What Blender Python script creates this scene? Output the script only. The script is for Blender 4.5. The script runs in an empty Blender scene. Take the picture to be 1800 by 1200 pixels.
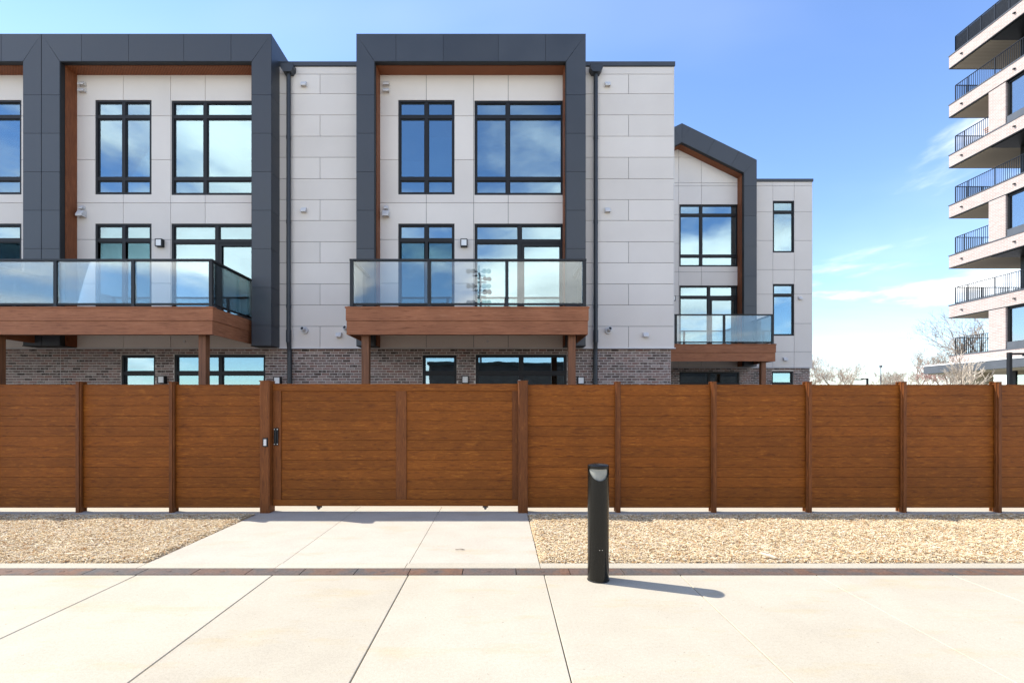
import bpy, bmesh, math, random
from mathutils import Vector, Matrix
R = math.radians
random.seed(7)
sc = bpy.context.scene
C = sc.collection

# ------------------------------------------------------------------ camera
cam_d = bpy.data.cameras.new('camera')
cam = bpy.data.objects.new('camera', cam_d); C.objects.link(cam)
cam.location = (0, 0, 1.53); cam.rotation_euler = (R(90), 0, 0)
cam_d.sensor_width = 36.0; cam_d.lens = 17.1
cam_d.shift_x = 20 / 1800.0
cam_d.shift_y = 112 / 1800.0
cam_d.clip_start = 0.05; cam_d.clip_end = 3000
sc.camera = cam

# ------------------------------------------------------------------ light
SUN_DIR = Vector((-0.88, 0.32, 1.02)).normalized()          # towards the sun
world = bpy.data.worlds.new('World'); sc.world = world; world.use_nodes = True
nt = world.node_tree; nt.nodes.clear()
def N(t, **k):
    n = nt.nodes.new(t)
    for a, b in k.items(): setattr(n, a, b)
    return n
out = N('ShaderNodeOutputWorld'); bg = N('ShaderNodeBackground')
sky = N('ShaderNodeTexSky', sky_type='NISHITA'); sky.sun_disc = False
sky.sun_elevation = math.asin(SUN_DIR.z)
sky.sun_rotation = math.atan2(SUN_DIR.x, SUN_DIR.y)
sky.air_density = 1.0; sky.dust_density = 0.0; sky.ozone_density = 3.0; sky.altitude = 100
tc = N('ShaderNodeTexCoord'); sep = N('ShaderNodeSeparateXYZ')
nt.links.new(tc.outputs['Generated'], sep.inputs[0])
zc = N('ShaderNodeMath', operation='MAXIMUM'); nt.links.new(sep.outputs[2], zc.inputs[0]); zc.inputs[1].default_value = 0.0
za = N('ShaderNodeMath', operation='ADD'); nt.links.new(zc.outputs[0], za.inputs[0]); za.inputs[1].default_value = 0.16
dx = N('ShaderNodeMath', operation='DIVIDE'); nt.links.new(sep.outputs[0], dx.inputs[0]); nt.links.new(za.outputs[0], dx.inputs[1])
dy = N('ShaderNodeMath', operation='DIVIDE'); nt.links.new(sep.outputs[1], dy.inputs[0]); nt.links.new(za.outputs[0], dy.inputs[1])
comb = N('ShaderNodeCombineXYZ'); nt.links.new(dx.outputs[0], comb.inputs[0]); nt.links.new(dy.outputs[0], comb.inputs[1])
def cloud_layer(scale, off, lo, hi, detail, stretch=(1, 1, 1)):
    mp = N('ShaderNodeMapping'); mp.inputs['Location'].default_value = off; mp.inputs['Scale'].default_value = stretch
    nt.links.new(comb.outputs[0], mp.inputs[0])
    nz = N('ShaderNodeTexNoise'); nz.inputs['Scale'].default_value = scale; nz.inputs['Detail'].default_value = detail
    nz.inputs['Roughness'].default_value = 0.55; nz.inputs['Distortion'].default_value = 0.25
    nt.links.new(mp.outputs[0], nz.inputs['Vector'])
    mr = N('ShaderNodeMapRange', interpolation_type='SMOOTHSTEP'); mr.inputs['From Min'].default_value = lo; mr.inputs['From Max'].default_value = hi
    nt.links.new(nz.outputs[0], mr.inputs[0])
    return mr
cum = cloud_layer(0.62, (24.2, 9.3, 0), 0.50, 0.62, 9)
cir = cloud_layer(0.9, (8.0, 2.0, 0), 0.40, 0.85, 4, (0.6, 1.2, 1))
cirm = N('ShaderNodeMath', operation='MULTIPLY'); nt.links.new(cir.outputs[0], cirm.inputs[0]); cirm.inputs[1].default_value = 0.13
shade = cloud_layer(1.3, (1.3, 5.7, 0), 0.30, 0.70, 6)
ccol = N('ShaderNodeMix', data_type='RGBA'); nt.links.new(shade.outputs[0], ccol.inputs[0])
ccol.inputs[6].default_value = (5.6, 5.6, 5.5, 1); ccol.inputs[7].default_value = (9.6, 9.4, 9.0, 1)
m1 = N('ShaderNodeMix', data_type='RGBA'); nt.links.new(cirm.outputs[0], m1.inputs[0])
hs = N('ShaderNodeHueSaturation'); hs.inputs['Saturation'].default_value = 1.08; hs.inputs['Value'].default_value = 1.0; hs.inputs['Hue'].default_value = 0.507
nt.links.new(sky.outputs[0], hs.inputs['Color']); nt.links.new(hs.outputs[0], m1.inputs[6]); m1.inputs[7].default_value = (7.5, 7.5, 7.4, 1)
m2 = N('ShaderNodeMix', data_type='RGBA'); nt.links.new(cum.outputs[0], m2.inputs[0])
nt.links.new(m1.outputs[2], m2.inputs[6]); nt.links.new(ccol.outputs[2], m2.inputs[7])
nt.links.new(m2.outputs[2], bg.inputs[0]); bg.inputs[1].default_value = 0.10
nt.links.new(bg.outputs[0], out.inputs[0])

sun_d = bpy.data.lights.new('sun', 'SUN'); sun_d.energy = 2.35; sun_d.angle = R(0.53); sun_d.color = (1.0, 0.955, 0.88)
sun = bpy.data.objects.new('sun', sun_d); C.objects.link(sun)
sun.rotation_euler = SUN_DIR.to_track_quat('Z', 'Y').to_euler()
sun.location = (-20, 10, 30)

sc.view_settings.view_transform = 'Standard'; sc.view_settings.look = 'None'
sc.view_settings.gamma = 1.0; sc.view_settings.use_curve_mapping = False
sc.view_settings.exposure = 1.68
sc.render.engine = 'CYCLES'
sc.cycles.use_denoising = True
sc.cycles.max_bounces = 8; sc.cycles.transparent_max_bounces = 16
sc.cycles.sample_clamp_indirect = 8
sc.render.resolution_x = 1024; sc.render.resolution_y = 682

# ------------------------------------------------------------------ materials
MATS = {}
class NB:
    """small node-building helper for one material"""
    def __init__(self, name):
        self.m = bpy.data.materials.new(name); self.m.use_nodes = True
        self.t = self.m.node_tree; self.t.nodes.clear()
        self.out = self.n('ShaderNodeOutputMaterial'); self.b = self.n('ShaderNodeBsdfPrincipled')
        self.t.links.new(self.b.outputs[0], self.out.inputs[0]); MATS[name] = self.m
    def n(self, t, **k):
        x = self.t.nodes.new(t)
        for a, b in k.items(): setattr(x, a, b)
        return x
    def l(self, a, b): self.t.links.new(a, b)
    def coord(self, scale=(1, 1, 1), world=False, jitter=0.0):
        if world:
            g = self.n('ShaderNodeNewGeometry'); v = g.outputs['Position']
        else:
            c = self.n('ShaderNodeTexCoord'); v = c.outputs['Object']
        if jitter:
            oi = self.n('ShaderNodeObjectInfo'); mu = self.n('ShaderNodeMath', operation='MULTIPLY')
            self.l(oi.outputs['Random'], mu.inputs[0]); mu.inputs[1].default_value = jitter
            ad = self.n('ShaderNodeVectorMath', operation='ADD'); self.l(v, ad.inputs[0]); self.l(mu.outputs[0], ad.inputs[1]); v = ad.outputs[0]
        mp = self.n('ShaderNodeMapping'); mp.inputs['Scale'].default_value = scale; self.l(v, mp.inputs[0])
        return mp.outputs[0]
    def noise(self, vec, scale, detail=4, rough=0.55, dist=0.0):
        z = self.n('ShaderNodeTexNoise'); z.inputs['Scale'].default_value = scale; z.inputs['Detail'].default_value = detail
        z.inputs['Roughness'].default_value = rough; z.inputs['Distortion'].default_value = dist
        self.l(vec, z.inputs['Vector']); return z.outputs[0]
    def ramp(self, fac, stops):
        r = self.n('ShaderNodeValToRGB'); e = r.color_ramp.elements
        while len(e) < len(stops): e.new(0.5)
        for i, (p, c) in enumerate(stops): e[i].position = p; e[i].color = (*c, 1)
        self.l(fac, r.inputs[0]); return r.outputs[0]
    def mix(self, fac, a, b, mode='MIX'):
        x = self.n('ShaderNodeMix', data_type='RGBA', blend_type=mode)
        for i, v in ((0, fac), (6, a), (7, b)):
            if isinstance(v, (int, float)): x.inputs[i].default_value = v
            elif isinstance(v, tuple): x.inputs[i].default_value = (*v, 1)
            else: self.l(v, x.inputs[i])
        return x.outputs[2]
    def rnd(self, lo, hi):
        oi = self.n('ShaderNodeObjectInfo'); mr = self.n('ShaderNodeMapRange')
        mr.inputs['To Min'].default_value = lo; mr.inputs['To Max'].default_value = hi
        self.l(oi.outputs['Random'], mr.inputs[0]); return mr.outputs[0]
    def rng(self, fac, a, b, lo, hi):
        mr = self.n('ShaderNodeMapRange'); mr.inputs['From Min'].default_value = a; mr.inputs['From Max'].default_value = b
        mr.inputs['To Min'].default_value = lo; mr.inputs['To Max'].default_value = hi
        self.l(fac, mr.inputs[0]); return mr.outputs[0]
    def scale_col(self, col, fac):
        v = self.n('ShaderNodeVectorMath', operation='SCALE')
        self.l(col, v.inputs[0])
        if isinstance(fac, (int, float)): v.inputs['Scale'].default_value = fac
        else: self.l(fac, v.inputs['Scale'])
        return v.outputs[0]
    def bump(self, h, strength=0.3, dist=0.01):
        b = self.n('ShaderNodeBump'); b.inputs['Strength'].default_value = strength; b.inputs['Distance'].default_value = dist
        self.l(h, b.inputs['Height']); self.l(b.outputs[0], self.b.inputs['Normal'])
    def set(self, col=None, rough=None, metal=None, spec=None, coat=None):
        for k, v in (('Base Color', col), ('Roughness', rough), ('Metallic', metal), ('Specular IOR Level', spec), ('Coat Weight', coat)):
            if v is None: continue
            if isinstance(v, tuple): self.b.inputs[k].default_value = (*v, 1)
            elif isinstance(v, (int, float)): self.b.inputs[k].default_value = v
            else: self.l(v, self.b.inputs[k])
        return self.m

def plain(name, col, rough=0.5, metal=0.0, spec=0.5, var=0.06, nscale=6.0, bump=0.0, bscale=120):
    m = NB(name); v = m.coord()
    nz = m.noise(v, nscale, 5)
    f = m.rng(nz, 0.3, 0.7, 1 - var, 1 + var)
    rgb = m.n('ShaderNodeRGB'); rgb.outputs[0].default_value = (*col, 1)
    c = m.scale_col(rgb.outputs[0], f)
    if bump: m.bump(m.noise(v, bscale, 3), bump, 0.004)
    return m.set(c, rough, metal, spec)

# light grey fibre-cement cladding
m = NB('cladding'); v = m.coord(world=True)
big = m.noise(v, 0.9, 5); fine = m.noise(v, 160, 2)
c = m.mix(m.rng(big, 0.3, 0.7, 0, 1), (0.69, 0.635, 0.575), (0.74, 0.685, 0.622))
c = m.scale_col(c, m.rnd(0.955, 1.03)); c = m.scale_col(c, m.rng(fine, 0.3, 0.7, 0.965, 1.03))
m.bump(fine, 0.12, 0.002); m.set(c, 0.75, 0, 0.3)
# charcoal metal panels
m = NB('charcoal'); v = m.coord(world=True)
big = m.noise(v, 1.3, 4); fine = m.noise(v, 220, 2)
c = m.mix(m.rng(big, 0.3, 0.7, 0, 1), (0.029, 0.035, 0.043), (0.038, 0.045, 0.055))
c = m.scale_col(c, m.rnd(0.90, 1.12)); c = m.scale_col(c, m.rng(fine, 0.3, 0.7, 0.9, 1.1))
m.bump(fine, 0.05, 0.001); m.set(c, m.rng(big, 0.3, 0.7, 0.38, 0.5), 0.0, 0.6)
plain('dark_core', (0.012, 0.013, 0.015), 0.6)
plain('black_metal', (0.011, 0.012, 0.014), 0.45, 0, 0.3, 0.15)
plain('rail_metal', (0.011, 0.013, 0.016), 0.4, 0, 0.35, 0.15)
plain('downpipe', (0.028, 0.034, 0.042), 0.42, 0, 0.5, 0.12)
plain('vent_white', (0.62, 0.61, 0.60), 0.5, 0, 0.4)
plain('vent_inside', (0.02, 0.02, 0.02), 0.8)
plain('trim_white', (0.66, 0.65, 0.64), 0.55, 0, 0.4)
plain('backing', (0.10, 0.10, 0.105), 0.9)
plain('interior_paint', (0.62, 0.61, 0.58), 0.85, 0, 0.2)
plain('interior_door', (0.80, 0.80, 0.78), 0.5, 0, 0.3)
plain('interior_floor', (0.22, 0.14, 0.08), 0.5)
plain('lamp_diffuser', (0.80, 0.80, 0.78), 0.45, 0, 0.4, 0.03)
plain('mortar', (0.60, 0.55, 0.50), 0.95, 0, 0.1, 0.12, 30, 0.3)
plain('galvanised', (0.55, 0.55, 0.54), 0.4, 0.8, 0.5, 0.15)
plain('screw', (0.75, 0.75, 0.75), 0.3, 0.9)
plain('lens', (0.27, 0.27, 0.24), 0.2, 0, 0.5, 0.12, 25)
plain('ground', (0.30, 0.29, 0.27), 0.95, 0, 0.1, 0.25, 0.4)
plain('yard_low_bounce', (0.055, 0.045, 0.036), 0.95, 0, 0.1, 0.3, 5.0)  # dark tone picked to lessen bounce off the hidden yard
plain('added_hall_wall', (0.055, 0.042, 0.036), 0.85, 0, 0.2, 0.2, 1.0)  # for the added hall, dark to deepen the lower window reflections
plain('splinter', (0.66, 0.56, 0.40), 0.8)
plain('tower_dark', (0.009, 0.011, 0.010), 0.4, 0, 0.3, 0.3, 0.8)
plain('tower_grey', (0.075, 0.082, 0.092), 0.45, 0, 0.5, 0.15, 1.5)
plain('tower_beige', (0.42, 0.37, 0.26), 0.8, 0, 0.2, 0.1, 2.0)
plain('chair_orange', (0.55, 0.22, 0.07), 0.6)
plain('mast_metal', (0.10, 0.10, 0.11), 0.5, 0.4)
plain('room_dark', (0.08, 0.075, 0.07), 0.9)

# wood-look materials (grain along local/object X or Z)
def wood(name, dark, mid, light, axis='x', rough=0.5, world=False, rndamp=0.10, gs=1.0, lg=1.1, cr=26.0, spec=0.4):
    m = NB(name)
    sc_long, sc_cross = lg * gs, cr * gs
    s = {'x': (sc_long, sc_cross, sc_cross), 'z': (sc_cross, sc_cross, sc_long), 'y': (sc_cross, sc_long, sc_cross)}[axis]
    v = m.coord(s, world, 0.0 if world else 37.0)
    g1 = m.noise(v, 1.0, 6, 0.62, 0.9)
    s2 = tuple(a * 3.2 for a in s); v2 = m.coord(s2, world, 0.0 if world else 11.0)
    g2 = m.noise(v2, 1.0, 3, 0.6, 0.3)
    v3 = m.coord((3, 3, 3), True); blot = m.noise(v3, 0.7, 3)
    w = m.ramp(g1, [(0.34, dark), (0.46, mid), (0.56, mid), (0.69, light)])
    w = m.mix(m.rng(g2, 0.42, 0.75, 0.0, 0.36), w, dark)
    w = m.scale_col(w, m.rng(blot, 0.3, 0.7, 0.90, 1.10))
    w = m.scale_col(w, m.rnd(1 - rndamp, 1 + rndamp))
    m.bump(g1, 0.10, 0.003)
    return m.set(w, rough, 0, spec)
wood('fence_wood', (0.125, 0.033, 0.004), (0.222, 0.065, 0.007), (0.355, 0.124, 0.016), 'x', 0.6, gs=1.0, lg=6.5, cr=48.0, spec=0.22)
wood('fence_wood_vertical', (0.085, 0.024, 0.005), (0.165, 0.051, 0.011), (0.25, 0.088, 0.020), 'z', 0.55, lg=5.0, cr=62.0, spec=0.25)
wood('fascia_wood', (0.19, 0.068, 0.030), (0.35, 0.137, 0.064), (0.45, 0.195, 0.10), 'x', 0.65, rndamp=0.05, lg=2.5, cr=45.0, spec=0.25)
wood('fascia_wood_side', (0.19, 0.068, 0.030), (0.35, 0.137, 0.064), (0.45, 0.195, 0.10), 'y', 0.65, rndamp=0.05, lg=2.5, cr=45.0, spec=0.25)
wood('post_wood', (0.12, 0.048, 0.020), (0.215, 0.085, 0.036), (0.29, 0.125, 0.055), 'z', 0.6)
# ribbed red-brown soffit lining
m = NB('soffit_wood'); v = m.coord(world=True)
wv = m.n('ShaderNodeTexWave', wave_type='BANDS', bands_direction='DIAGONAL'); wv.inputs['Scale'].default_value = 9.0
wv.inputs['Distortion'].default_value = 0.4; m.l(v, wv.inputs['Vector'])
g = m.noise(m.coord((14, 14, 3), True), 2.0, 5)
c = m.ramp(g, [(0.3, (0.165, 0.050, 0.018)), (0.7, (0.27, 0.090, 0.034))])
c = m.scale_col(c, m.rng(wv.outputs[1], 0, 1, 0.82, 1.06)); m.bump(wv.outputs[1], 0.25, 0.01); m.set(c, 0.6, 0, 0.3)

BRICK_RAMP = [(0.0, (0.065, 0.047, 0.041)), (0.22, (0.155, 0.112, 0.100)), (0.5, (0.25, 0.182, 0.163)), (0.75, (0.235, 0.128, 0.106)), (0.92, (0.36, 0.29, 0.263)), (1.0, (0.10, 0.052, 0.043))]
# brick (individual pieces): colour by object random + blotches
m = NB('brick'); v = m.coord(world=True)
oi = m.n('ShaderNodeObjectInfo')
c = m.ramp(oi.outputs['Random'], BRICK_RAMP)
bl = m.noise(v, 14, 4); c = m.mix(m.rng(bl, 0.52, 0.70, 0, 0.75), c, (0.36, 0.325, 0.30))
bl2 = m.noise(v, 31, 3); c = m.mix(m.rng(bl2, 0.58, 0.70, 0, 0.8), c, (0.055, 0.045, 0.042))
m.bump(m.noise(v, 60, 4), 0.5, 0.006); m.set(c, 0.9, 0, 0.2)
# brick mass (courses behind the fence): tint stored per brick
m = NB('brick_mass'); v = m.coord(world=True)
at = m.n('ShaderNodeAttribute'); at.attribute_name = 'tint'
c = m.ramp(at.outputs['Fac'], BRICK_RAMP)
bl = m.noise(v, 14, 4); c = m.mix(m.rng(bl, 0.52, 0.70, 0, 0.75), c, (0.36, 0.325, 0.30))
m.bump(m.noise(v, 60, 4), 0.5, 0.006); m.set(c, 0.9, 0, 0.2)

# concrete
def concrete(name, a, b, stain, sp=0.13):
    m = NB(name); v = m.coord(world=True)
    big = m.noise(v, 0.55, 6, 0.6); mid = m.noise(v, 3.2, 5); fine = m.noise(v, 130, 3, 0.7); sand = m.noise(v, 42, 4, 0.7)
    c = m.mix(m.rng(big, 0.3, 0.7, 0, 1), a, b)
    st = m.noise(m.coord((0.7, 2.2, 1), True), 1.4, 6, 0.65)
    c = m.mix(m.rng(st, 0.54, 0.74, 0, 0.7), c, stain)
    c = m.scale_col(c, m.rng(fine, 0.3, 0.7, 1 - sp, 1 + sp)); c = m.scale_col(c, m.rng(sand, 0.3, 0.7, 0.92, 1.06))
    c = m.scale_col(c, m.rng(mid, 0.3, 0.7, 0.95, 1.03)); c = m.scale_col(c, m.rnd(0.94, 1.03))
    spk = m.noise(v, 38, 2, 0.5); c = m.mix(m.rng(spk, 0.70, 0.76, 0, 0.5), c, (0.16, 0.13, 0.09))
    m.bump(fine, 0.25, 0.003); return m.set(c, 0.88, 0, 0.25)
concrete('concrete', (0.440, 0.388, 0.296), (0.490, 0.440, 0.345), (0.455, 0.36, 0.21))
concrete('concrete_grey', (0.445, 0.395, 0.315), (0.485, 0.438, 0.355), (0.44, 0.35, 0.23), 0.09)
plain('joint_dark', (0.06, 0.05, 0.035), 0.95)
# rusty cast iron
m = NB('rusty_iron'); v = m.coord(world=True)
n1 = m.noise(v, 5.5, 5); n2 = m.noise(v, 45, 4)
c = m.ramp(n1, [(0.32, (0.085, 0.078, 0.072)), (0.46, (0.12, 0.085, 0.066)), (0.56, (0.165, 0.090, 0.056)), (0.72, (0.12, 0.072, 0.052))])
oi = m.n('ShaderNodeObjectInfo'); c = m.mix(m.rng(oi.outputs['Random'], 0.2, 0.9, 0.0, 0.6), c, (0.10, 0.09, 0.085))
c = m.scale_col(c, m.rng(n2, 0.3, 0.7, 0.75, 1.25)); m.bump(n2, 0.4, 0.004); m.set(c, 0.75, 0.1, 0.3)
# mulch
m = NB('mulch_soil'); v = m.coord(world=True); n1 = m.noise(v, 55, 4)
c = m.ramp(n1, [(0.3, (0.26, 0.18, 0.10)), (0.5, (0.52, 0.39, 0.23)), (0.7, (0.70, 0.56, 0.37))]); m.bump(n1, 1.0, 0.02); m.set(c, 0.95, 0, 0.1)
m = NB('mulch_chips')
at = m.n('ShaderNodeAttribute'); at.attribute_name = 'tint'
c = m.ramp(at.outputs['Fac'], [(0.0, (0.14, 0.08, 0.04)), (0.12, (0.34, 0.20, 0.09)), (0.35, (0.62, 0.44, 0.22)), (0.65, (0.74, 0.59, 0.36)), (0.88, (0.80, 0.71, 0.54)), (1.0, (0.45, 0.22, 0.075))])
m.set(c, 0.9, 0, 0.15)
# bollard paint
m = NB('bollard_black'); v = m.coord(); nz = m.noise(v, 400, 2)
c = m.mix(m.rng(nz, 0.3, 0.7, 0, 1), (0.006, 0.006, 0.005), (0.012, 0.011, 0.009)); m.bump(nz, 0.03, 0.001); m.set(c, 0.17, 0, 0.32)
# tower brick: pale pink thin bricks
m = NB('tower_brick'); g = m.n('ShaderNodeNewGeometry'); sp = m.n('ShaderNodeSeparateXYZ'); m.l(g.outputs['Position'], sp.inputs[0])
ad = m.n('ShaderNodeMath', operation='ADD'); m.l(sp.outputs[0], ad.inputs[0]); m.l(sp.outputs[1], ad.inputs[1])
cb = m.n('ShaderNodeCombineXYZ'); m.l(ad.outputs[0], cb.inputs[0]); m.l(sp.outputs[2], cb.inputs[1])
bt = m.n('ShaderNodeTexBrick'); bt.inputs['Scale'].default_value = 1.0; bt.inputs['Brick Width'].default_value = 0.33; bt.inputs['Row Height'].default_value = 0.095
bt.inputs['Mortar Size'].default_value = 0.012; bt.inputs['Color1'].default_value = (0.43, 0.35, 0.315, 1); bt.inputs['Color2'].default_value = (0.37, 0.285, 0.25, 1)
bt.inputs['Mortar'].default_value = (0.52, 0.46, 0.42, 1); m.l(cb.outputs[0], bt.inputs['Vector'])
m.bump(bt.outputs['Fac'], -0.4, 0.01); m.set(bt.outputs[0], 0.9, 0, 0.2)
# beige ribbed soffit on the tower
m = NB('tower_soffit'); v = m.coord(world=True)
wv = m.n('ShaderNodeTexWave', wave_type='BANDS', bands_direction='Y'); wv.inputs['Scale'].default_value = 2.6; wv.inputs['Distortion'].default_value = 0.3; m.l(v, wv.inputs['Vector'])
c = m.mix(wv.outputs[1], (0.27, 0.22, 0.155), (0.40, 0.34, 0.25)); m.bump(wv.outputs[1], 0.4, 0.02); m.set(c, 0.8, 0, 0.2)
# bark
plain('bark', (0.27, 0.215, 0.165), 0.95, 0, 0.1, 0.3, 3.0)
plain('twigs', (0.42, 0.34, 0.265), 0.95, 0, 0.1, 0.25, 1.2)
plain('twigs_red', (0.46, 0.28, 0.235), 0.95, 0, 0.1, 0.25, 1.2)
plain('twigs_pale', (0.58, 0.50, 0.40), 0.95, 0, 0.1, 0.2, 1.2)

def glass(name, tint, base, edge, rough=0.0, wob=0.0, gcol=(0.93, 0.98, 1.0)):
    m = NB(name); t = m.t; t.nodes.remove(m.b)
    tr = m.n('ShaderNodeBsdfTransparent'); tr.inputs[0].default_value = (*tint, 1)
    gl = m.n('ShaderNodeBsdfGlossy'); gl.inputs['Roughness'].default_value = rough; gl.inputs[0].default_value = (*gcol, 1)
    fr = m.n('ShaderNodeFresnel'); fr.inputs[0].default_value = 1.5
    mr = m.rng(fr.outputs[0], 0.04, 1.0, base, edge)
    if wob:
        b = m.n('ShaderNodeBump'); b.inputs['Strength'].default_value = wob; b.inputs['Distance'].default_value = 0.02
        m.l(m.noise(m.coord(world=True), 1.1, 2), b.inputs['Height']); m.l(b.outputs[0], gl.inputs['Normal'])
    mx = m.n('ShaderNodeMixShader'); m.l(mr, mx.inputs[0]); m.l(tr.outputs[0], mx.inputs[1]); m.l(gl.outputs[0], mx.inputs[2])
    m.l(mx.outputs[0], m.out.inputs[0]); return m.m
glass('window_glass', (0.40, 0.53, 0.55), 0.36, 0.95, 0.0, 0.06, (0.64, 0.86, 0.96))
glass('balustrade_glass', (0.90, 0.935, 0.925), 0.085, 0.9)
glass('tower_glass', (0.40, 0.50, 0.48), 0.35, 0.95)

# ------------------------------------------------------------------ mesh helpers
class MB:
    def __init__(s): s.v = []; s.f = []
    def box(s, x0, x1, y0, y1, z0, z1):
        if x0 > x1: x0, x1 = x1, x0
        if y0 > y1: y0, y1 = y1, y0
        b = len(s.v)
        s.v += [(x0,y0,z0),(x1,y0,z0),(x1,y1,z0),(x0,y1,z0),(x0,y0,z1),(x1,y0,z1),(x1,y1,z1),(x0,y1,z1)]
        s.f += [tuple(b+i for i in q) for q in ((0,3,2,1),(4,5,6,7),(0,1,5,4),(1,2,6,5),(2,3,7,6),(3,0,4,7))]
        return s
    def prism(s, poly, a0, a1, axis='y'):
        """poly: 2D points; axis y: (x,z), axis x: (y,z), axis z: (x,y)"""
        P = {'y': lambda p, a: (p[0], a, p[1]), 'x': lambda p, a: (a, p[0], p[1]), 'z': lambda p, a: (p[0], p[1], a)}[axis]
        b = len(s.v); n = len(poly)
        s.v += [P(p, a0) for p in poly] + [P(p, a1) for p in poly]
        s.f += [tuple(range(b, b+n)), tuple(range(b+2*n-1, b+n-1, -1))]
        s.f += [(b+i, b+n+i, b+n+(i+1) % n, b+(i+1) % n) for i in range(n)]
        return s
    def tube(s, p0, p1, r0, r1, n=8, cap=True):
        p0, p1 = Vector(p0), Vector(p1); d = (p1-p0).normalized()
        u = d.orthogonal().normalized(); w = d.cross(u); b = len(s.v)
        for p, r in ((p0, r0), (p1, r1)):
            s.v += [tuple(p + (u*math.cos(2*math.pi*i/n) + w*math.sin(2*math.pi*i/n))*r) for i in range(n)]
        s.f += [(b+i, b+(i+1) % n, b+n+(i+1) % n, b+n+i) for i in range(n)]
        if cap: s.f += [tuple(range(b+n-1, b-1, -1)), tuple(range(b+n, b+2*n))]
        return s
    def lathe(s, prof, n=32, top=None):
        """prof: (r, z) or (r, fn(angle))"""
        b = len(s.v); k = len(prof)
        for r, z in prof:
            for i in range(n):
                a = 2*math.pi*i/n
                s.v.append((r*math.cos(a), r*math.sin(a), z(a) if callable(z) else z))
        for j in range(k-1):
            s.f += [(b+j*n+i, b+j*n+(i+1) % n, b+(j+1)*n+(i+1) % n, b+(j+1)*n+i) for i in range(n)]
        s.f += [tuple(range(b+n-1, b-1, -1)), tuple(range(b+(k-1)*n, b+k*n))]
        return s
    def mesh(s, name, mat, fix=True, smooth=False):
        me = bpy.data.meshes.new(name); me.from_pydata(s.v, [], s.f)
        if fix:
            bm = bmesh.new(); bm.from_mesh(me); bmesh.ops.recalc_face_normals(bm, faces=bm.faces); bm.to_mesh(me); bm.free()
        if mat: me.materials.append(MATS[mat])
        if smooth:
            for p in me.polygons: p.use_smooth = True
        me.update(); return me
    def build(s, name, mat, parent=None, loc=(0, 0, 0), fix=True, smooth=False, rot=None):
        return link(name, s.mesh(name, mat, fix, smooth), parent, loc, rot)
def link(name, me, parent=None, loc=(0, 0, 0), rot=None):
    o = bpy.data.objects.new(name, me); C.objects.link(o); o.parent = parent; o.location = loc
    if rot: o.rotation_euler = rot
    return o
def box(name, mat, parent, *b): return MB().box(*b).build(name, mat, parent)
def tag(o, label=None, cat=None, group=None, kind=None):
    for k, v in (('label', label), ('category', cat), ('group', group), ('kind', kind)):
        if v: o[k] = v
    return o
def empty(name, loc=(0, 0, 0), **k):
    o = link(name, None, None, loc); o.empty_display_size = 0.3; return tag(o, **k)
def smooth_by_angle(o, deg=40):
    me = o.data
    for p in me.polygons: p.use_smooth = True
    me.set_sharp_from_angle(angle=R(deg))

def minus(rect, holes):
    """rectangle minus rectangles -> list of cells on a shared grid"""
    x0, x1, z0, z1 = rect
    hs = [h for h in holes if h[0] < x1-1e-4 and h[1] > x0+1e-4 and h[2] < z1-1e-4 and h[3] > z0+1e-4]
    xs = sorted({x0, x1, *[min(max(a, x0), x1) for h in hs for a in h[:2]]})
    zs = sorted({z0, z1, *[min(max(a, z0), z1) for h in hs for a in h[2:]]})
    cells = []
    for i in range(len(xs)-1):
        for j in range(len(zs)-1):
            cx, cz = (xs[i]+xs[i+1])/2, (zs[j]+zs[j+1])/2
            if not any(h[0] < cx < h[1] and h[2] < cz < h[3] for h in hs): cells.append((i, j))
    return xs, zs, cells
def sheet(rect, holes, y0, y1):
    """a slab in the XZ plane from y0 to y1 with rectangular openings, one closed mesh"""
    xs, zs, cells = minus(rect, holes); cs = set(cells); mb = MB(); idx = {}
    def V(i, j, y):
        k = (i, j, y)
        if k not in idx: idx[k] = len(mb.v); mb.v.append((xs[i], y, zs[j]))
        return idx[k]
    for i, j in cells:
        a, b, c, d = (i, j), (i+1, j), (i+1, j+1), (i, j+1)
        mb.f.append(tuple(V(*p, y0) for p in (a, b, c, d))); mb.f.append(tuple(V(*p, y1) for p in (d, c, b, a)))
        for (di, dj), (p, q) in (((0,-1),(a,b)), ((1,0),(b,c)), ((0,1),(c,d)), ((-1,0),(d,a))):
            if (i+di, j+dj) not in cs: mb.f.append((V(*p, y0), V(*p, y1), V(*q, y1), V(*q, y0)))
    return mb if cells else None
def clip(poly, a, b, c):
    """keep a*x + b*z <= c"""
    o = []
    for i in range(len(poly)):
        p, q = poly[i], poly[(i+1) % len(poly)]
        dp, dq = a*p[0]+b*p[1]-c, a*q[0]+b*q[1]-c
        if dp <= 0: o.append(p)
        if (dp < 0 < dq) or (dq < 0 < dp):
            t = dp/(dp-dq); o.append((p[0]+(q[0]-p[0])*t, p[1]+(q[1]-p[1])*t))
    return o

# ------------------------------------------------------------------ ground and paving
YF = 7.0          # fence line
YW = 12.2         # front wall of the terrace
g = MB(); g.v = [(-900,-900,-0.09),(900,-900,-0.09),(900,900,-0.09),(-900,900,-0.09)]; g.f = [(0,1,2,3)]
tag(g.build('ground', 'ground'), kind='structure')

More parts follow.
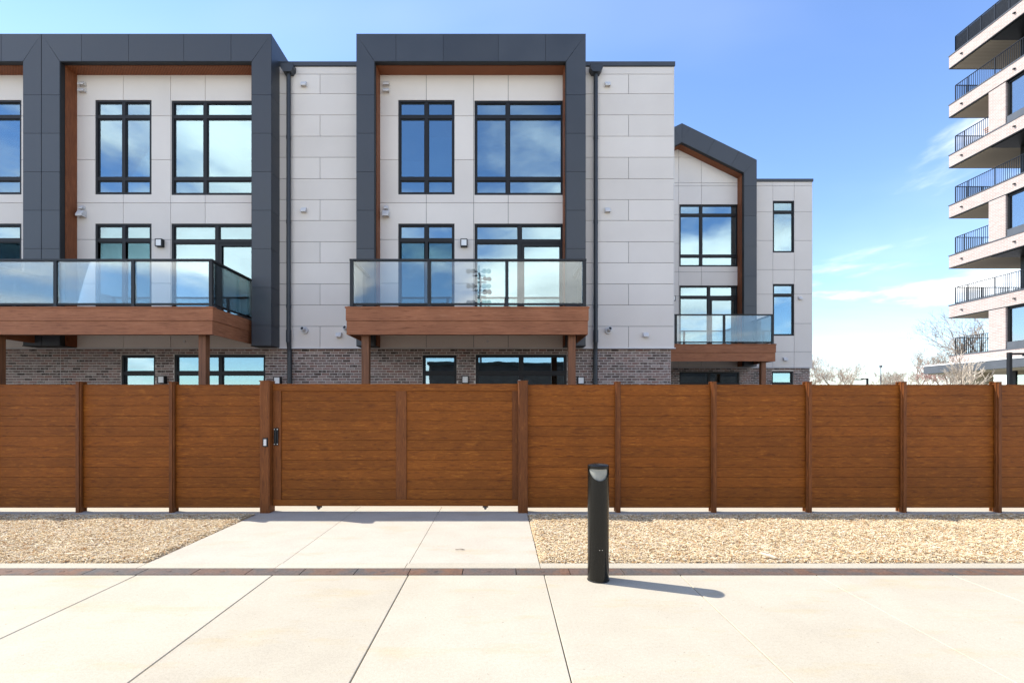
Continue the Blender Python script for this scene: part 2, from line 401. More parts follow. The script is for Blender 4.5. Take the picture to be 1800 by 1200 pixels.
# foreground plaza: long slabs with open joints
plaza = tag(box('plaza_pavement', 'joint_dark', None, -10.7, 11.5, -7.0, 4.385, -0.08, -0.022), kind='structure')
JX = [-0.832 + 1.2255*k for k in range(-8, 11)]
for i in range(len(JX)-1):
    a, b = JX[i]+0.0035, JX[i+1]-0.0035
    for (y0, y1) in ((-6.99, -3.2), (-3.193, 0.55), (0.557, 4.381)):
        w = 0.004
        mb = MB().prism([(a, -0.02), (a, -w), (a+w, 0.0), (b-w, 0.0), (b, -w), (b, -0.02)], y0, y1, 'y')
        mb.build('slab', 'concrete', plaza)
# trench drain of rusty cast-iron covers
drain = tag(box('trench_drain', 'joint_dark', None, -10.7, 11.5, 4.387, 4.560, -0.08, -0.012),
            label='long narrow trench drain of rusty iron covers set between plaza slabs and kerb', cat='drain')
dm = MB().box(0.004, 0.487, 0.004, 0.171, -0.012, 0.003)
dm.box(0.225, 0.262, 0.075, 0.097, 0.003, 0.006)
dme = dm.mesh('drain_cover', 'rusty_iron')
for k in range(45):
    link('drain_cover', dme, drain, (-10.66 + 0.491*k, 4.387, 0))
# flush kerb band
kerb = tag(box('kerb', 'joint_dark', None, -10.7, 11.5, 4.562, 4.705, -0.08, -0.015), kind='structure')
KX = [-10.7, -8.2, -5.75, -3.42, -2.12, -0.9, 0.374, 2.83, 5.28, 7.73, 10.2, 11.5]
for a, b in zip(KX, KX[1:]):
    MB().box(a+0.003, b-0.003, 4.563, 4.704, -0.014, 0.004).build('kerb_stone', 'concrete', kerb)
# driveway apron up to the gate
drive = tag(box('driveway', 'joint_dark', None, -3.42, 0.374, 4.706, 7.35, -0.08, -0.02), kind='structure')
DX = [-3.42, -2.11, -0.885, 0.374]
for a, b in zip(DX, DX[1:]):
    MB().box(a+0.003, b-0.003, 4.708, 7.35, -0.018, 0.003).build('slab', 'concrete_grey', drive)
# concrete strip under the fence, and the yard behind it
strip = tag(MB().box(-10.7, -3.423, 6.80, 7.352, -0.08, 0.0).box(0.377, 11.5, 6.80, 7.352, -0.08, 0.0).build('mow_strip', 'concrete_grey'), kind='structure')
yard = tag(box('yard_path', 'concrete', None, -24, 14, 7.355, 7.75, -0.08, -0.002), kind='structure')
tag(box('yard_ground', 'yard_low_bounce', None, -24, 14, 7.753, 19.5, -0.08, -0.006), kind='structure')  # hidden yard made dark to cut bounced light under the balconies

# mulch beds: lumpy soil sheet and thousands of chips
def mulch(x0, x1, y0, y1, n, seed):
    rr = random.Random(seed)
    def h(x, y):
        e = min(1, (y-y0)/0.10, (y1-y)/0.14, (x-x0)/0.06 if x0 > -5 else 9, (x1-x)/0.06 if x1 < 5 else 9)
        return 0.030*max(0, e)**0.6 + 0.010*math.sin(2.3*x+1.1*math.sin(3*y))*math.sin(2.9*y+0.7*x) + 0.006*math.sin(7.1*x+4*y)
    nx, ny = int((x1-x0)/0.06), int((y1-y0)/0.06); mb = MB()
    for j in range(ny+1):
        for i in range(nx+1):
            x, y = x0+(x1-x0)*i/nx, y0+(y1-y0)*j/ny
            mb.v.append((x, y, -0.012 + h(x, y)))
    mb.f = [(j*(nx+1)+i, j*(nx+1)+i+1, (j+1)*(nx+1)+i+1, (j+1)*(nx+1)+i) for j in range(ny) for i in range(nx)]
    bed = tag(mb.build('mulch_bed', 'mulch_soil', fix=False, smooth=True), kind='structure')
    cb = MB(); tint = []
    for _ in range(n):
        x, y = rr.uniform(x0+0.01, x1-0.01), y0+0.012+(y1-y0+0.03)*rr.random()
        if y > y1 + 0.02*math.sin(9*x)+0.012: continue
        L = rr.uniform(0.008, 0.028)*(1.7 if rr.random() < 0.06 else 1); W = rr.uniform(0.0018, 0.0048); a = rr.gauss(0.25, 0.9)
        ca, sa = math.cos(a), math.sin(a); t1, t2 = rr.gauss(0, 0.16), rr.gauss(0, 0.28)
        z = max(-0.004, h(x, min(y, y1)) - 0.012) + rr.uniform(0.001, 0.014); b = len(cb.v)
        for u, w, lift in ((-L,-W,0),(L,-W*0.7,0),(L*0.9,W,0),(-L*0.8,W*0.8,0),(0,0,W*0.7)):
            cb.v.append((x+u*ca-w*sa, y+u*sa+w*ca, z+u*t1+w*t2+lift))
        cb.f += [(b,b+1,b+4),(b+1,b+2,b+4),(b+2,b+3,b+4),(b+3,b,b+4)]
        t = min(1, max(0, rr.gauss(0.70, 0.20) if rr.random() > 0.12 else rr.uniform(0, 0.2))); tint += [t]*4
    me = cb.mesh('wood_chips', 'mulch_chips', fix=False)
    at = me.attributes.new('tint', 'FLOAT', 'FACE'); at.data.foreach_set('value', tint)
    ch = tag(link('wood_chips', me, bed), kind='stuff')
mulch(0.379, 9.9, 4.708, 6.80, 105000, 1)
mulch(-9.3, -3.425, 4.708, 6.80, 65000, 2)
# a pale splinter on the bed, a twig on the driveway
sp = MB().prism([(-0.08, -0.010), (-0.02, -0.022), (0.07, -0.014), (0.09, 0.006), (0.02, 0.024), (-0.06, 0.014)], 0.0, 0.016, 'z').build('wood_splinter', 'splinter', None, (2.65, 4.83, 0.035), rot=(R(8), R(6), R(-48)))
tag(sp, label='large pale splinter of wood lying on the mulch near the kerb', cat='wood splinter')
tw = MB()
for p, q in (((-0.05, 0, 0.008), (0.0, 0.008, 0.012)), ((0.0, 0.008, 0.012), (0.05, 0.0, 0.007)), ((0.0, 0.008, 0.012), (0.03, 0.02, 0.008))): tw.tube(p, q, 0.004, 0.003, 6)
tag(tw.build('twig', 'bark', None, (-0.428, 5.13, 0.003)), label='small dark twig lying on the concrete driveway', cat='twig')

# ------------------------------------------------------------------ townhouses
S = 70.08
def PX(x): return (x-880)/S
def PZ(y): return 1.53+(712-y)/S
XO0, XO1, XI0, XI1 = -3.49, 2.06, -3.05, 1.585    # dark frame outer / inner edges
ZT, ZI, ZB = 10.49, 9.83, 2.97
YFR = 11.75                                         # front of the dark frame
W1 = (PX(700), PX(799), PZ(342), PZ(176)); W2 = (PX(834), PX(991), PZ(343), PZ(177))
W1B = (PX(700), PX(799), 3.66, PZ(393)); W2B = (PX(834), PX(991), 3.66, PZ(393))
GD = (-1.97, -1.11, 0.06, 2.80); GS = (-0.63, 1.67, 0.06, 2.81)
BAY_ROWS = [PZ(y) for y in (612, 573.5, 536, 499, 462, 425, 387.7, 351, 314.3, 276.7, 239.7, 202.3, 165, 130.7, 117.5)]
GAP = 0.0055

def window(u, X, op, xs, zs, name='window', sash=True, yo=0.0, style=None):
    """op: opening; xs, zs: inner divider centres. One mesh of bars, each pane its own child."""
    x0, x1, z0, z1 = op; fw = 0.050; mw = 0.040
    mb = MB(); ya, yb = YW+0.012+yo, YW+0.13+yo
    def bx(a, b, c, d, y0=ya, y1=yb): mb.box(X(a), X(b), y0, y1, c, d)
    bx(x0+.002, x0+fw, z0+.002, z1-.002); bx(x1-fw, x1-.002, z0+.002, z1-.002)
    bx(x0+fw, x1-fw, z0+.002, z0+fw); bx(x0+fw, x1-fw, z1-fw, z1-.002)
    ex = [x0+fw]+[v for m in xs for v in (m-mw, m+mw)]+[x1-fw]
    ez = [z0+fw]+[v for m in zs for v in (m-mw, m+mw)]+[z1-fw]
    for m in xs: bx(m-mw, m+mw, z0+fw, z1-fw, ya+0.004)
    for m in zs:
        for k in range(0, len(ex), 2): bx(ex[k], ex[k+1], m-mw, m+mw, ya+0.006)
    panes = []
    for i in range(0, len(ex), 2):
        for j in range(0, len(ez), 2):
            a, b, c, d = ex[i], ex[i+1], ez[j], ez[j+1]; s = 0.022
            if sash:
                for q in ((a, a+s, c, d), (b-s, b, c, d), (a+s, b-s, c, c+s), (a+s, b-s, d-s, d)): bx(*q, ya+0.022, yb-0.01)
            panes.append((a+s, b-s, c+s, d-s))
    w = mb.build(name, 'black_metal', u)
    for a, b, c, d in panes:
        MB().box(X(a)-.004, X(b)+.004, ya+0.045, ya+0.053, c-.004, d+.004).build('pane', 'window_glass', w)
    return w

BRICK_L, BRICK_H = 0.203, 0.0667
def brick_wall(u, X, rect, holes, mirrored):
    """mortar core with openings, up to 300 single bricks above the fence line, the rest one mass"""
    x0, x1, z0, z1 = rect
    core = sheet((min(X(x0), X(x1)), max(X(x0), X(x1)), z0, z1), [(min(X(h[0]), X(h[1])), max(X(h[0]), X(h[1])), h[2], h[3]) for h in holes], YW+0.062, YW+0.24).build('brick_wall', 'mortar', u)
    shared = {}
    rest = MB(); cnt = 0; rows = int((z1-z0)/BRICK_H); todo = []
    for r in range(rows):
        zt = z1 - 0.004 - r*BRICK_H; zb = zt-BRICK_H+0.014
        off = (BRICK_L/2 if r % 2 else 0) + (0.02 if r % 3 == 0 else 0)
        x = x0 - off
        while x < x1:
            a, b = max(x, x0)+0.0075, min(x+BRICK_L, x1)-0.0075; x += BRICK_L
            spans = [(a, b)]
            for h in holes:
                if h[2] < zt and h[3] > zb-0.0:
                    ns = []
                    for p, q in spans:
                        if h[1]+.004 <= p or h[0]-.004 >= q: ns.append((p, q)); continue
                        if p < h[0]-.004: ns.append((p, h[0]-.004))
                        if q > h[1]+.004: ns.append((h[1]+.004, q))
                    spans = ns
            for p, q in spans:
                if q-p > 0.03: todo.append((p, q, zb, zt))
    for p, q, zb, zt in todo:
        if zt > 2.02 and cnt < 300:
            L = round(q-p, 3)
            if L not in shared:
                shared[L] = MB().prism([(-L/2, 0), (L/2, 0), (L/2, BRICK_H-.014), (-L/2, BRICK_H-.014)], 0, 0.05, 'y').mesh('brick', 'brick')
            o = link('brick', shared[L], core, (X((p+q)/2), YW+0.0555+random.uniform(-.002, .002), zb)); cnt += 1
        else:
            rest.box(X(p), X(q), YW+0.0555, YW+0.07, zb, zt)
    o = tag(rest.build('brick_courses', 'brick_mass', core, fix=False), kind='stuff')
    at = o.data.attributes.new('tint', 'FLOAT', 'FACE')
    at.data.foreach_set('value', [t for t in (random.random() for _ in range(len(rest.f)//6)) for _ in range(6)])

def wall_lamp(u, X, x, z, y=YW, s=0.17):
    mb = MB(); h = s/2
    mb.box(X(x)-h, X(x)+h, y-0.012, y-0.001, z-h*1.12, z+h*1.12)
    for q in ((-h, -h+.018, -h*1.1, h*1.1), (h-.018, h, -h*1.1, h*1.1), (-h+.018, h-.018, -h*1.1, -h*1.1+.018), (-h+.018, h-.018, h*1.1-.018, h*1.1)):
        mb.box(X(x)+q[0], X(x)+q[1], y-0.11, y-0.012, z+q[2], z+q[3])
    l = mb.build('wall_lamp', 'black_metal', u)
    MB().box(X(x)-h+.018, X(x)+h-.018, y-0.104, y-0.02, z-h*1.1+.018, z+h*1.1-.018).build('diffuser', 'lamp_diffuser', l)
def box_vent(u, X, x, z, w=0.12, h=0.12, d=0.09):
    c = X(x)
    v = MB().prism([(YW-.001, z+h/2), (YW-d*0.55, z+h/2-.01), (YW-d, z-h*0.22), (YW-d, z-h/2), (YW-d+.012, z-h/2), (YW-d+.012, z-h*.25), (YW-.001, z-h*.25)], c-w/2, c+w/2, 'x')
    v.box(c-w/2, c-w/2+.008, YW-d+.004, YW-.001, z-h/2+.002, z-h*.2); v.box(c+w/2-.008, c+w/2, YW-d+.004, YW-.001, z-h/2+.002, z-h*.2)
    v.build('wall_vent', 'vent_white', u)
def pipe_vent(u, X, x, z, side=1):
    c = X(x); mb = MB()
    mb.tube((c, YW-.001, z), (c, YW-.05, z), 0.085, 0.080, 20); mb.tube((c, YW-.045, z+.0), (c+.02*side, YW-.15, z+.035), 0.05, 0.05, 18)
    p = mb.build('exhaust_pipe', 'vent_white', u); smooth_by_angle(p)
    MB().tube((c+.02*side, YW-.151, z+.0353), (c+.0203*side, YW-.1525, z+.0358), 0.036, 0.036, 16).build('opening', 'vent_inside', p)

def frame_flat(u, X):
    core = MB(); yf = YFR+0.014
    core.box(X(XO0+.014), X(XI0-.0), yf, YW-.002, ZB+.01, ZT-.014); core.box(X(XI1), X(XO1-.014), yf, YW-.002, ZB+.01, ZT-.014)
    core.box(X(XI0), X(XI1), yf, 13.2, ZI+.012, ZT-.014)
    core.box(X(XO0+.014), X(XI0), YW-.002, 13.2, 9.95, ZT-.014); core.box(X(XI1), X(XO1-.014), YW-.002, 13.2, 9.95, ZT-.014)
    fr = core.build('frame_surround', 'dark_core', u)
    def pan(poly, name='metal_panel'):
        cx = sum(p[0] for p in poly)/len(poly); cz = sum(p[1] for p in poly)/len(poly)
        # shrink by half a joint towards the middle
        q = [(X(p[0]+math.copysign(min(.004, abs(cx-p[0])), cx-p[0])), p[1]+math.copysign(.004, cz-p[1])) for p in poly]
        MB().prism(q, YFR, YFR+.012, 'y').build(name, 'charcoal', fr)
    hz = [PZ(712-(712-y)*70.08/72.77) for y in (167, 234.5, 302, 369.7, 437, 505, 572)]
    zs = [ZI]+hz+[ZB]
    for a, b, d in ((XO0, XI0, 0), (XI1, XO1, 1)):
        top = [(a, ZT), (b, ZI), (b, zs[1]), (a, zs[1])] if d == 0 else [(b, ZT), (a, ZI), (a, zs[1]), (b, zs[1])]
        pan(top)
        for p, q in zip(zs[1:], zs[2:]): pan([(a, p), (b, p), (b, q), (a, q)])
    js = [XO0+k/72.77 for k in (70, 153, 250, 333)]
    pan([(XO0, ZT), (js[0], ZT), (js[0], ZI), (XI0, ZI)]); pan([(js[3], ZT), (XO1, ZT), (XI1, ZI), (js[3], ZI)])
    for p, q in zip(js, js[1:]): pan([(p, ZI), (q, ZI), (q, ZT), (p, ZT)])
    # outer side faces and top
    for xa, s in ((XO0, 1), (XO1, -1)):
        for p, q in zip([ZT]+hz, hz+[ZB]):
            MB().box(X(xa+s*.001), X(xa+s*.012), YFR+.016, YW-.004 if q < 10 and p < 10.2 else YW-.004, q+.004, p-.004).build('side_panel', 'charcoal', fr)
        MB().box(X(xa+s*.001), X(xa+s*.012), YW-.002, 13.2, 10.13, ZT-.004).build('side_panel', 'charcoal', fr)
    MB().box(X(XO0), X(XO1), YFR+.002, 13.22, ZT-.0035, ZT+.006).build('top_cap', 'charcoal', fr)
    # charcoal inner return then red-brown lining
    lip = MB(); d = YFR+.13
    lip.box(X(XI0-.004), X(XI0+.012), YFR+.013, d, ZB+.004, ZI-.012); lip.box(X(XI1-.012), X(XI1+.004), YFR+.013, d, ZB+.004, ZI-.012)
    lip.box(X(XI0-.004), X(XI1+.004), YFR+.013, d, ZI-.012, ZI+.008); lip.build('inner_return', 'dark_core', fr)
    MB().box(X(XI0-.002), X(XI0+.03), d, YW-.001, ZB+.01, ZI-.03).build('side_lining', 'soffit_wood', fr)
    MB().box(X(XI1-.03), X(XI1+.002), d, YW-.001, ZB+.01, ZI-.03).build('side_lining', 'soffit_wood', fr)
    MB().box(X(XI0-.002), X(XI1+.002), d, YW-.001, ZI-.03, ZI+.01).build('soffit_lining', 'soffit_wood', fr)
    MB().box(X(XO0), X(XI0+.03), YFR+.01, YW-.003, ZB-.012, ZB+.008).box(X(XI1-.03), X(XO1), YFR+.01, YW-.003, ZB-.012, ZB+.008).build('bottom_cap', 'dark_core', fr)

APX, AZO, AZI, EZO = -0.72, 11.98, 11.28, 10.62    # gable apex (local) and outer eave height
def frame_gable(u, X):
    sl = (AZO-EZO)/(XO1-APX); EZI = AZI-sl*(XI1-APX)
    yf = YFR+.014; core = MB()
    outer = lambda x: AZO-sl*abs(x-APX); inner = lambda x: AZI-sl*abs(x-APX)
    for a, b in ((XO0+.014, XI0), (XI1, XO1-.014)):
        core.prism([(X(a), ZB+.01), (X(b), ZB+.01), (X(b), outer(b)-.016), (X(a), outer(a)-.016)], yf, YW-.002, 'y')
    core.prism([(X(XI0), inner(XI0)+.012), (X(APX), AZI+.012), (X(XI1), inner(XI1)+.012), (X(XI1), outer(XI1)-.016), (X(APX), AZO-.016), (X(XI0), outer(XI0)-.016)], yf, 14.2, 'y')
    fr = core.build('frame_surround', 'dark_core', u)
    def pan(poly):
        cx = sum(p[0] for p in poly)/len(poly); cz = sum(p[1] for p in poly)/len(poly)
        q = [(X(p[0]+math.copysign(min(.004, abs(cx-p[0])), cx-p[0])), p[1]+math.copysign(.004, cz-p[1])) for p in poly]
        MB().prism(q, YFR, YFR+.012, 'y').build('metal_panel', 'charcoal', fr)
    zs = [EZI, 9.66, 8.55, 7.42, 6.31, 5.2, 4.1, ZB]
    for a, b in ((XO0, XI0), (XI1, XO1)):
        i, o = (b, a) if a == XO0 else (a, b)
        pan([(o, outer(o)), (i, inner(i)), (i, zs[1]), (o, zs[1])])
        for p, q in zip(zs[1:], zs[2:]): pan([(a, p), (b, p), (b, q), (a, q)])
    for s in (-1, 1):
        half = (XO1-APX)
        # joints perpendicular to the slope
        t = [0, 0.30, 1.22, 2.12]
        def edge(k):
            if k == 0: return (APX, AZO), (APX, AZI)
            xo = APX+s*t[k]; xi = xo - s*0.30
            return (xo, outer(xo)), (xi, inner(xi))
        for k in range(3):
            o0, i0 = edge(k); o1, i1 = edge(k+1); pan([o0, o1, i1, i0])
        o0, i0 = edge(3); xe = XO1 if s > 0 else XO0; xi = XI1 if s > 0 else XI0
        pan([o0, (xe, outer(xe)), (xi, inner(xi)), i0])
        MB().prism([(X(APX), AZO-.004), (X(xe), outer(xe)-.004), (X(xe), outer(xe)+.008), (X(APX), AZO+.008)], YFR+.002, 14.2, 'y').build('roof_cap', 'charcoal', fr)
        MB().prism([(X(APX), AZI+.006), (X(xi), inner(xi)+.006), (X(xi), inner(xi)-.03), (X(APX), AZI-.03)], YFR+.13, YW-.001, 'y').build('soffit_lining', 'soffit_wood', fr)
        MB().prism([(X(APX), AZI+.006), (X(xi), inner(xi)+.006), (X(xi), inner(xi)-.012), (X(APX), AZI-.012)], YFR+.013, YFR+.13, 'y').build('inner_return', 'dark_core', fr)
        MB().box(X(xe-s*.001), X(xe-s*.012), YFR+.016, YW-.004, ZB, outer(xe)-.02).build('side_panel', 'charcoal', fr)
        MB().box(X(xi-s*.0), X(xi-s*.03), YFR+.13, YW-.001, ZB+.01, inner(xi)-.03).build('side_lining', 'soffit_wood', fr)
        MB().box(X(xi+s*.004), X(xi-s*.012), YFR+.013, YFR+.13, ZB+.01, inner(xi)-.012).build('inner_return', 'dark_core', fr)

def balcony(u, X, dx, Y0=10.39):
    x0, x1 = -3.28+dx, 1.86+dx; yf = Y0-0.03; zt, zb = 3.62, 3.035; zm = (zt+zb)/2
    deck = MB().box(X(x0+.04), X(x1-.04), yf+.05, YW-.003, 3.40, 3.585).build('balcony', 'post_wood', u)
    # decking boards
    nb = 12; bw = (YW-yf-.01)/nb
    me = MB().box(0, 1, 0, bw-.006, 0, .03).mesh('deck_board', 'fascia_wood')
    for k in range(nb):
        o = link('deck_board', me, deck, (min(X(x0+.005), X(x1-.005)), yf+.004+k*bw, 3.588)); o.scale = (x1-x0-.01, 1, 1)
    for z0, z1, pr in ((zm+.003, zt-.028, .014), (zb, zm-.003, 0)):
        MB().box(X(x0-pr), X(x1+pr), yf-pr, yf+.024, z0, z1).build('fascia_board', 'fascia_wood', deck)
        for xe, s in ((x0, 1), (x1, -1)):
            MB().box(X(xe-s*pr), X(xe+s*.024), yf+.0245, YW-.004, z0, z1).build('fascia_board', 'fascia_wood_side', deck)
    MB().box(X(x0-.03), X(x1+.03), yf-.03, yf+.10, zt-.027, zt+.004).build('deck_edge', 'fascia_wood', deck)
    MB().box(X(x0+.1), X(x1-.1), Y0+.13, Y0+.27, 3.06, 3.398).build('beam', 'post_wood', deck)
    for px in (-2.93+dx, 1.545+dx):
        MB().box(X(px)-.078, X(px)+.078, Y0+.125, Y0+.28, -0.002, 3.059).build('support_post', 'post_wood', u)
    # balustrade
    r0, r1 = -3.19+dx, 1.795+dx; yr = Y0+.03; zr = 4.655
    ps = [r0+(r1-r0)*k/3 for k in range(4)]
    for p in ps:
        MB().box(X(p)-.034, X(p)+.034, yr-.025, yr+.045, zt+.008, zr-.042).box(X(p)-.075, X(p)+.075, yr-.05, yr+.07, zt+.005, zt+.022).build('railing_post', 'rail_metal', deck)
    for p in (r0, r1):
        MB().box(X(p)-.03, X(p)+.03, YW-.09, YW-.03, zt+.008, zr-.042).build('railing_post', 'rail_metal', deck)
    MB().box(X(r0-.04), X(r1+.04), yr-.03, yr+.05, zr-.041, zr).build('handrail', 'rail_metal', deck)
    MB().box(X(r0+.035), X(r1-.035), yr-.012, yr+.03, 3.675, 3.715).build('bottom_rail', 'rail_metal', deck)
    for p in (r0, r1):
        MB().box(X(p)-.035, X(p)+.035, yr+.051, YW-.02, zr-.041, zr-.001).build('handrail', 'rail_metal', deck)
        MB().box(X(p)-.018, X(p)+.018, yr+.05, YW-.092, 3.676, 3.714).build('bottom_rail', 'rail_metal', deck)
        MB().box(X(p)-.006, X(p)+.006, yr+.055, YW-.10, 3.70, zr-.03).build('glass_panel', 'balustrade_glass', deck)
    for a, b in zip(ps, ps[1:]):
        MB().box(X(a+.045), X(b-.045), yr+.004, yr+.016, 3.70, zr-.03).build('glass_panel', 'balustrade_glass', deck)

def downspout(u, X, x):
    c = X(x); r = .052
    pts = [(c, YW-.085, 9.82), (c, YW-.085, 3.35)]
    mb = MB().tube(pts[0], pts[1], r, r, 14)
    for z in (8.2, 6.1, 4.0): mb.tube((c, YW-.085, z-.05), (c, YW-.085, z+.03), r+.006, r+.006, 14)
    mb.tube((c, YW-.085, 3.40), (c, YW-.085, 3.10), r+.010, r+.010, 14); mb.tube((c, YW-.085, 3.12), (c, YW-.03, 2.86), r, r, 14)
    mb.tube((c, YW-.03, 2.90), (c, YW-.03, 0.0), r+.004, r+.004, 14)
    d = mb.build('downspout', 'downpipe', u); smooth_by_angle(d)
    h = MB(); a = .155
    h.prism([(c-a, 9.955), (c+a, 9.955), (c+a, 9.86), (c+a*.62, 9.765), (c-a*.62, 9.765), (c-a, 9.86)], YW-.20, YW-.012, 'y')
    h.box(c-a*.72, c+a*.72, YW-.12, YW-.006, 9.955, 10.019)
    h.build('hopper_head', 'downpipe', d)

def townhouse(loc, label, mirror=False, gable=False, bay_end=4.35, bay_joint=3.21, bal_dx=0.0, ds=2.37, vents=True, narrow=False, interior_door=True):
    u = empty('townhouse', loc, label=label, cat='house', group=None)
    ax = (XO0+XO1)/2
    X = (lambda x: 2*ax-x) if mirror else (lambda x: x)
    RX = lambda a, b: (min(X(a), X(b)), max(X(a), X(b)))
    bay0 = XO1-.05
    hs_up = [W1, W2, W1B, W2B]
    nw = [(2.90, 3.72, 7.33, 9.30), (2.90, 3.72, 4.17, 6.14)] if narrow else []
    hs_g = [GD, GS] + ([(2.90, 3.72, 1.2, 2.83)] if narrow else [])
    hole = lambda h: (*RX(h[0], h[1]), h[2], h[3])
    # structural wall behind the cladding, with the openings
    left = XO0+.02
    back = sheet((*RX(left, bay_end-.01), 2.97, 9.99), [hole(h) for h in hs_up+nw], YW+.024, YW+.24)
    back.build('wall', 'backing', u)
    if gable:
        sl = (AZO-EZO)/(XO1-APX)
        MB().prism([(X(XI0-.1), 9.992), (X(XI1+.1), 9.992), (X(XI1+.1), AZI+.1-sl*(XI1+.1-APX)), (X(APX), AZI+.1), (X(XI0-.1), AZI+.1-sl*(APX-XI0+.1))], YW+.026, YW+.2, 'y').build('gable_wall', 'backing', u)
    # cladding panels inside the frame
    cols = [XI0-.02, PX(749.3), PX(832.6), PX(893.3), XI1+.03]
    rows = [2.975] + [PZ(y) for y in (575, 498, 421, 356.7, 281, 204)] + [9.86]
    for a, b in zip(cols, cols[1:]):
        for c, d in zip(rows, rows[1:]):
            mb = sheet((*RX(a+GAP if a != cols[0] else a, b-GAP if b != cols[-1] else b), c+GAP, d-GAP), [hole(h) for h in hs_up], YW, YW+.02)
            if mb: mb.build('cladding_panel', 'cladding', u)
    if gable:
        sl = (AZO-EZO)/(XO1-APX)
        for a, b in zip([XI0, -2.2, PX(832.6), PX(893.3)], [-2.2, PX(832.6), PX(893.3), XI1]):
            for c, d in ((9.86, 9.98), (9.98, 10.95), (10.95, 11.4)):
                poly = [(a+GAP, c+GAP), (b-GAP, c+GAP), (b-GAP, d-GAP), (a+GAP, d-GAP)]
                poly = clip(poly, sl, 1, AZI-.0+sl*APX); poly = clip(poly, -sl, 1, AZI-.0-sl*APX) if len(poly) > 2 else poly
                if len(poly) > 2: MB().prism([(X(p), q) for p, q in poly], YW, YW+.02, 'y').build('cladding_panel', 'cladding', u)
    # cladding of the bay beside the frame
    if narrow:
        cs = [bay0, 2.905, 3.715, bay_end]; rs = [2.975] + [1.53+(712-y)/46.2 for y in (618, 568.5, 517, 474, 423, 372.3, 326.8)] + [10.02]
        for a, b in zip(cs, cs[1:]):
            for c, d in zip(rs, rs[1:]):
                mb = sheet((*RX(a+GAP, b-GAP), c+GAP, d-GAP), [hole(h) for h in nw], YW, YW+.02)
                if mb: mb.build('cladding_panel', 'cladding', u)
    else:
        for k, (c, d) in enumerate(zip(BAY_ROWS, BAY_ROWS[1:])):
            for a, b in (((bay0, bay_joint), (bay_joint, bay_end)) if k % 2 == 0 and k < 13 else ((bay0, bay_end),)):
                MB().box(X(a+GAP if a != bay0 else a), X(b-GAP), YW, YW+.02, c+GAP, d-GAP).build('cladding_panel', 'cladding', u)
        MB().box(X(bay_end-.004), X(bay_end+.004), YW-.004, YW+.26, 2.975, 10.02).build('corner_trim', 'trim_white', u)
    # trim, coping
    MB().box(X(XO0+.01), X(bay_end+.03), YW-.035, YW+.05, 2.945, 2.971).build('base_trim', 'trim_white', u)
    MB().box(X(XO1-.012), X(bay_end+.02), YW-.03, YW+.30, 10.021, 10.125).build('coping', 'charcoal', u)
    # ground floor
    brick_wall(u, X, (XO0-.003, bay_end-(.06 if bay_end > 4.2 and not mirror else .004), -0.05, 2.944), hs_g, mirror)
    # shell: roof, back and party walls
    sh = MB(); a, b = RX(XO0+.03, bay_end-.002)
    sh.box(a, b, YW+.242, 21.8, 9.80, 9.95); sh.box(a, b, 21.6, 21.8, -.05, 9.798); sh.box(a, a+.15, YW+.242, 21.598, -.05, 9.798); 
    if narrow:
        for y0, y1, z0, z1 in ((YW+.242, 13.2, -.05, 9.798), (14.9, 21.598, -.05, 9.798), (13.2, 14.9, -.05, 4.17), (13.2, 14.9, 6.14, 7.33), (13.2, 14.9, 9.30, 9.798)): sh.box(b-.15, b, y0, y1, z0, z1)
    else: sh.box(b-.15, b, YW+.242, 21.598, -.05, 9.798)
    sh.build('shell', 'cladding', u)
    if gable:
        sl = (AZO-EZO)/(XO1-APX)
        MB().prism([(X(XI0), 9.955), (X(XI1), 9.955), (X(XI1), AZO-.05-sl*(XI1-APX)), (X(APX), AZO-.05), (X(XI0), AZO-.05-sl*(APX-XI0))], YW+.3, 20.0, 'y').build('gable_roof', 'charcoal', u)
    # rooms seen through the glass
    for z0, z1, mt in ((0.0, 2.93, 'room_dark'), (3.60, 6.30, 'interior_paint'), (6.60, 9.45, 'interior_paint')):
        rm = MB(); a, b = RX(XO0+.2, bay_end-.2); t = .04; y0, y1 = YW+.243, YW+3.6
        rm.box(a, b, y1, y1+t, z0, z1); rm.box(a-t, a, y0, y1+t, z0, z1); rm.box(a-t, b+t, y0, y1+t, z1, z1+t)
        if narrow and z0 > 1:
            q0, q1 = (4.17, 6.14) if z0 < 5 else (7.33, 9.30)
            for p in ((y0, 13.2, z0, z1), (14.9, y1+t, z0, z1), (13.2, 14.9, z0, q0), (13.2, 14.9, q1, z1)): rm.box(b, b+t, *p)
        else: rm.box(b, b+t, y0, y1+t, z0, z1)
        m_ = (X(PX(816)),) ; rm.box(m_[0]-.05, m_[0]+.05, y0, y1, z0, z1)
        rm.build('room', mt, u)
        MB().box(a-t, b+t, y0, y1+t, z0-t, z0).build('room_floor', 'interior_floor', u)
    if interior_door:
        dr = MB().box(X(-1.98), X(-1.10), YW+.80, YW+.845, 6.60, 8.68).build('interior_door', 'interior_door', u)
        MB().tube((X(-1.86), YW+.77, 7.62), (X(-1.72), YW+.76, 7.62), .014, .014, 8).tube((X(-1.86), YW+.80, 7.62), (X(-1.86), YW+.765, 7.62), .028, .02, 10).build('door_handle', 'black_metal', dr)
    if bal_dx < -.1:
        for a_, b_ in ((W1[0]+.06, W1[1]-.06),): MB().box(X(a_), X(b_), YW+.17, YW+.18, PZ(193), PZ(177)).build('roller_blind', 'interior_door', u)
    # windows
    mid1 = (W1[0]+W1[1])/2
    tz, bz = PZ(205), PZ(314)
    window(u, X, W1, [mid1], [bz, tz]); window(u, X, W2, [PX(892.7)], [bz, tz])
    window(u, X, W1B, [mid1], [PZ(422), 4.02], 'balcony_window')
